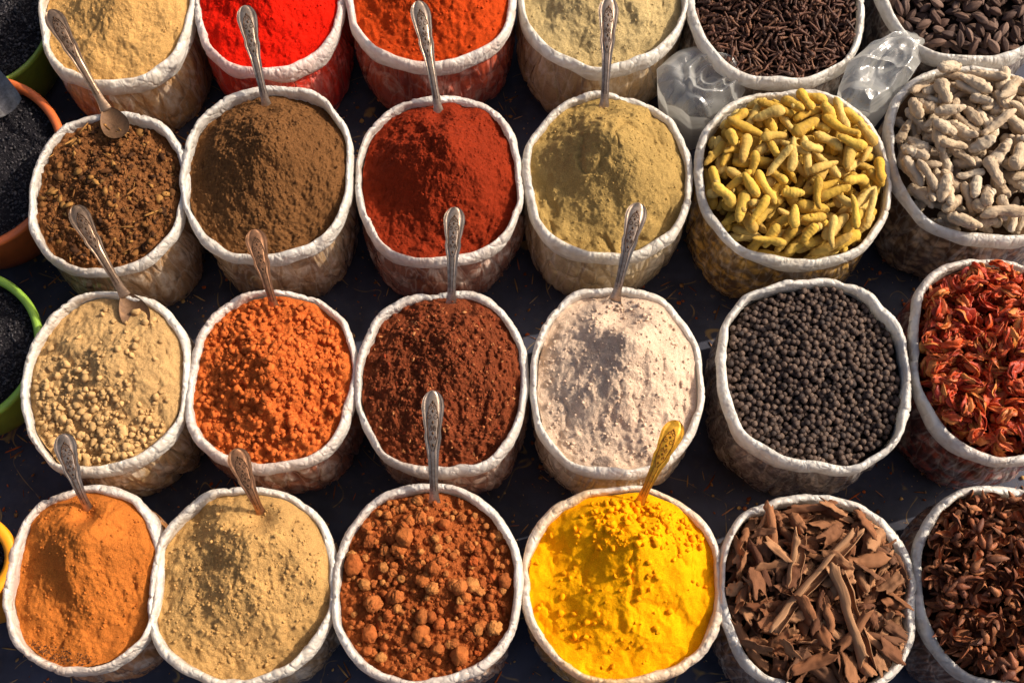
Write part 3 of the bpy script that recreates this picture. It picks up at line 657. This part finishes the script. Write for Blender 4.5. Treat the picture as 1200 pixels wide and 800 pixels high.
s=SK((1074,1292,569,812),H0,36,(180,148,126),(112,84,70),(120,72,48),'sack of small dark brown dried pods in the bottom right corner',pattern=(44,(138,90,62),(64,42,32)),film_hilite=.45,amt=.2)
f=hfun(s,dict(hp=.035,wall=-.04,peak=(0,.1)))
am=item_mat('pod_skin',[(130,70,42),(156,92,56),(98,52,34),(176,112,68),(84,46,32)],.6,160,.0018,90,(62,36,26))
mound(s,f,powder_mat('pod_fill',(56,32,20)),'pod_bed','filler dome coloured dark as shadowed pods under the loose ones','pods',None,60,140).__setitem__('kind','stuff')  # filler dome with the shade below the pods in its colour
vs=[(*pods(k+3),.024,.009) for k in range(14)]
fill(s,f,vs,480,am,'dried_pod','dark brown split dried pod in the bottom right sack','pod','dried brown pods in one sack',300,roll=2.5,tries=10)
# cloves
def clove(seed):
    rg=random.Random(seed); b=rg.uniform(-.002,.002)
    X=[-.014,-.0135,-.01,-.004,.002,.006,.0085,.0095,.0105,.012,.0145,.0162,.017]; R=[.0007,.0014,.0017,.002,.0026,.003,.0046,.005,.0031,.0041,.0041,.0026,.0006]
    return tube([(x,b*math.cos(x*110),0) for x in X],R,nseg=8,nz=.14,seed=seed)
s=SK((804,1016,-112,96),H0,37,(174,162,152),(112,96,86),(90,64,50),'sack of dark cloves at the top edge',pattern=(90,(130,108,94),(60,46,42)),film_hilite=.55,amt=.15)
f=hfun(s,dict(hp=.06,wall=-.035,peak=(0,.1)))
km=item_mat('clove_skin',[(84,52,40),(110,70,50),(64,42,34),(130,88,62)],.6,300,.0008,120,(46,30,26))
mound(s,f,powder_mat('clove_fill',(36,22,18)),'clove_bed','filler dome coloured dark as shadowed cloves under the loose ones','cloves',None,60,140).__setitem__('kind','stuff')  # dark filler surface, painted as the shade among the cloves
fill(s,f,[(*clove(k),.027,.0038) for k in range(5)],1000,km,'clove','dark brown dried clove in the sack at the top edge','clove','dried cloves in one sack',300,tries=8)
# black cardamom
def cardamom(seed):
    n=15; t=np.linspace(0,1,n); R=[.0006+.0088*max(0.0,math.sin(PI*v))**.8*(1-.12*v) for v in t]
    return tube([((v-.5)*.038,0,0) for v in t],R,[r*.85 for r in R],20,nz=.08,seed=seed,ridges=.14)
s=SK((1021,1242,-140,72),H0,38,(174,162,154),(110,96,90),(90,70,58),'sack of black cardamom pods in the top right corner',pattern=(60,(124,104,94),(60,48,46)),film_hilite=.55,amt=.15)
f=hfun(s,dict(hp=.04,wall=-.04,peak=(0,.1)))
dm=item_mat('cardamom_skin',[(90,66,56),(112,86,72),(70,52,46),(130,104,90)],.7,170,.0024,70,(50,36,32),stretch=(.2,1,1),spec=.2)
mound(s,f,powder_mat('cardamom_fill',(36,26,22)),'cardamom_bed','filler dome coloured dark as shadowed cardamom pods under the loose ones','cardamom',None,60,140).__setitem__('kind','stuff')  # filler under the pods, darkened in colour to stand for shade
fill(s,f,[(*cardamom(k),.028,.0086) for k in range(5)],340,dm,'cardamom_pod','dark ridged cardamom pod in the top right sack','cardamom','black cardamom pods in one sack',300,tries=10)
# ------------------------------------------------------------------ clear plastic bags between the sacks
n=NT('clear_crumpled_plastic'); cl2=n.noise(12,3,.5,1.2)
nr=n.bump(cl2,.010,.6)
n.fin(lin((236,236,232)),.16,nr,**{'Specular IOR Level':.8})
tr=n.new('ShaderNodeBsdfTranslucent'); tr.inputs['Color'].default_value=lin((236,236,232))
m1=n.new('ShaderNodeMixShader'); m1.inputs[0].default_value=.5; n.L(n.b.outputs[0],m1.inputs[1]); n.L(tr.outputs[0],m1.inputs[2])
tp=n.new('ShaderNodeBsdfTransparent'); lw=n.new('ShaderNodeLayerWeight'); lw.inputs['Blend'].default_value=.4; n.L(nr,lw.inputs['Normal'])
gl=n.new('ShaderNodeBsdfGlossy'); gl.inputs['Roughness'].default_value=.16; n.L(nr,gl.inputs['Normal'])
fac=n.ramp(lw.outputs['Facing'],[(.05,.26),(.85,.8)])
m2=n.new('ShaderNodeMixShader'); n.L(fac,m2.inputs[0]); n.L(tp.outputs[0],m2.inputs[1]); n.L(m1.outputs[0],m2.inputs[2])
m3=n.new('ShaderNodeMixShader'); m3.inputs[0].default_value=.08; n.L(m2.outputs[0],m3.inputs[1]); n.L(gl.outputs[0],m3.inputs[2]); n.L(m3.outputs[0],n.out.inputs['Surface']); PLM=n.m
def bag(px,py,rx,ry,H,seed,label,rot=0,roll=0.0):
    p=unproj(px,py,H); na=260; th=np.linspace(0,2*PI,na,endpoint=False); c=np.cos(th);d=np.sin(th); V=[]
    cr_,sr_=math.cos(rot),math.sin(rot); npf=120
    for i in range(npf):
        t=i/(npf-1)
        if t<.35: u=t/.35; kk=.66+.44*u; z=.01+(H-.03)*u
        else: u=(t-.35)/.65; kk=1.10*(1-u)+.01; z=H-.02+.028*math.sin(min(1,u*2.5)*PI/2)-.022*u*u
        am=min(1,.3+t*2)
        w=.14*fbm(c*1.2+seed+t,d*1.2-t,seed,2)+.04*(1-2*np.abs(vn(c*2.2+seed+t*1.5,d*2.2-t*1.5,seed+4)))*am
        gx_=kk*c; gy_=kk*d
        rdg=(1-np.abs(fbm(gx_*1.3+gy_*.6+seed,gy_*.7-gx_*.4+seed,seed+9,2))*2.6)
        rr=np.hypot(gx_-.15,gy_*1.1+.1)
        rl=roll*(np.exp(-((rr-.62)/.10)**2)+.8*np.exp(-((rr-.34)/.08)**2))
        zz=z+(.016*fbm(gx_*1.2+seed,gy_*1.2+seed,seed+7,2)+(.012-.3*roll)*np.maximum(0,rdg))*am+rl
        ox=.12*u*(t>=.35)
        X=(gx_*(1+w)+ox)*rx; Y=(gy_*(1+w)+ox*.4)*ry
        V.append(np.c_[X*cr_-Y*sr_,X*sr_+Y*cr_,np.maximum(zz,.009)])
    V=np.vstack(V); r=obj('plastic_bag',mesh('plastic_bag',V,gridF(npf,na),PLM),None,(p.x,p.y,0)); tag(r,label,'plastic bag'); return r
bag(824,92,.092,.080,.265,2,'milky clear plastic bag rolled at the mouth beside the pale beige sack',.3,.016)
bag(1034,80,.120,.058,.295,5,'clear crumpled plastic bag between the clove sack and the ginger sack',.8,.003)
# ------------------------------------------------------------------ basins on the left
def basin(b,H,c,label,clabel,seed,rim=.011):
    s=Sack(b,H,seed,.5,2.0); n=NT('basin_plastic_%d'%seed)
    n.fin(n.mix(n.ramp(n.noise(40,4),[(.5,0.0),(.8,.4)]),lin(c),lin(sc(c,.6))),.35,n.bump(n.noise(120,2),.0006,.4))
    root=bpy.data.objects.new('basin',None); COL.objects.link(root); root.location=(s.cx,s.cy,0); tag(root,label,'basin','plastic basins along the left edge')
    na=160; th=np.linspace(0,2*PI,na,endpoint=False); c_=np.cos(th);d_=np.sin(th)
    def lathe(pts,name):
        V=np.vstack([np.c_[(s.rx+o)*k*c_,(s.ry+o)*k*d_,np.full(na,z)] for (k,o,z) in pts]); F=[f[::-1] for f in gridF(len(pts),na)]
        obj(name,mesh(name,V,F,n.m),root)
    lathe([(1,-.007,H-.006),(.97,-.005,H*.75),(.9,-.004,H*.35),(.8,-.004,.02),(.74,0,.008),(.1,0,.008),(.1,0,.012),(.73,0,.012),(.79,-.008,.024),(.89,-.009,H*.35),(.96,-.010,H*.75),(1,-.012,H-.006)],'basin_wall')
    lathe([(1,-rim-.003,H-.012),(1,-rim-.002,H-.002),(1,-rim*.8,H+.002),(1,-rim*.5,H+.004),(1,-rim*.2,H+.002),(1,0,H-.002),(1,.0005,H-.010),(1,-.003,H-.014),(1,-.006,H-.012)],'rolled_lip')
    s.sq=2.0; s.out=lambda th:np.ones_like(th)
    f=hfun(s,dict(hp=.025,wall=-.03,peak=(0,0),fbm=[(10,.01),(60,.006)],cell=[(.006,.5)]))
    bm_=powder_mat('black_seed_%d'%seed,(34,32,36),speck=(70,66,72),grain=1.4)
    s.rw=.85
    mo=mound(s,f,bm_,'black_leaf_heap',clabel,'dried leaves',None,70,200); mo['kind']='stuff'
    scatter(s,f,3200,.0025,.007,item_mat('black_flake_%d'%seed,[(34,32,36),(56,52,56),(24,22,26),(84,78,80)],.5,300,.0006),'leaf_bits',mo,flat=True,seed=seed,sink=-.6,edge=.97)
    return s
basin((-105,62,-55,105),.2,(128,150,52),'olive green plastic basin in the top left corner','fine black dried leaves in the olive green basin',51)
s2=basin((-150,76,88,298),.22,(206,104,52),'terracotta orange plastic basin beside the coarse brown sack','fine black dried leaves in the terracotta basin',52,.017)
basin((-165,48,314,508),.21,(140,176,64),'bright green plastic basin beside the lumpy tan sack','fine black dried leaves in the bright green basin',53,.015)
basin((-190,19,588,728),.295,(244,154,24),'amber yellow plastic basin peeking in at the lower left edge','fine black dried leaves in the amber basin',54,.022)
A=unproj(-25,92,.24); sm=spoon_mat('dull_metal',(130,126,124),.4)
ns=16;nv=14;V=[]
for i in range(ns):
    t=i/(ns-1)
    for j in range(nv):
        v=-1+2*j/(nv-1); V.append((t*.11,v*.045*(1-.25*t**3),.016*v*v+.004-.01*t))
V=np.array(V); V2=V-np.array([0,0,.002]); V=np.vstack([V,V2]); F=gridF(ns,nv,False)+[f[::-1] for f in gridF(ns,nv,False,ns*nv)]
root=bpy.data.objects.new('scoop',None); COL.objects.link(root); root.location=A; root.rotation_euler=(0,.12,-.75); tag(root,'dull grey metal scoop resting in the terracotta basin','scoop')
obj('scoop_blade',mesh('scoop_blade',V,F,sm),root); V,F=tube([(-.1,0,.02),(-.05,0,.012),(0.002,0,.005)],[.008,.009,.008],nseg=10); obj('handle',mesh('handle',V,F,sm),root)
# ------------------------------------------------------------------ spilled crumbs and straw on the cloth
rg=np.random.default_rng(3); Vs=[];Fs=[];off=0
NN=6500; XX=rg.uniform(-1.15,1.15,NN); YY=rg.uniform(-.1,1.7,NN); ZZ=clothz(XX,YY)
for k in range(NN):
    x,y,z=XX[k],YY[k],float(ZZ[k]); r=.0012+.0055*rg.random()**4
    if k%8==0: V=ICO1*np.array([1,.09,.08])*rg.uniform(.008,.024); r=.002
    else: V=ICO1*(1+rg.uniform(-.3,.3,(len(ICO1),1)))*np.array([1,rg.uniform(.4,1),.5])*r
    a=rg.uniform(0,6)
    V=V@np.array([[math.cos(a),-math.sin(a),0],[math.sin(a),math.cos(a),0],[0,0,1]]).T+np.array([x,y,z+r*.5]); Vs.append(V); Fs.append(np.array(ICO1F)+off); off+=len(V)
o=obj('spilled_crumbs',mesh('spilled_crumbs',np.vstack(Vs),np.vstack(Fs).tolist(),item_mat('spill',[(200,150,84),(130,66,34),(210,168,104),(100,66,44),(206,96,34),(176,154,120)],.9)))
tag(o,'spice crumbs and straw scraps spilled on the dark cloth between the sacks','crumbs',None,'stuff')
# ------------------------------------------------------------------ light
EL=math.radians(38); AZ=math.radians(18)
d=Vector((math.cos(EL)*math.cos(AZ),math.cos(EL)*math.sin(AZ),math.sin(EL)))
sl=bpy.data.lights.new('sun','SUN'); sl.energy=4.8; sl.angle=math.radians(.9); sl.color=(1,.89,.73)
so=bpy.data.objects.new('sun',sl); COL.objects.link(so); so.rotation_euler=d.to_track_quat('Z','Y').to_euler()
w=bpy.data.worlds.new('World'); S_.world=w; w.use_nodes=True; sk=w.node_tree.nodes.new('ShaderNodeTexSky'); sk.sky_type='NISHITA'; sk.sun_disc=False
sk.sun_elevation=EL; sk.sun_rotation=math.atan2(d.x,d.y); sk.dust_density=7.0; sk.air_density=.8
w.node_tree.links.new(sk.outputs[0],w.node_tree.nodes['Background'].inputs['Color']); w.node_tree.nodes['Background'].inputs['Strength'].default_value=.15
S_.view_settings.view_transform='Standard'; S_.view_settings.look='None'; S_.view_settings.exposure=0
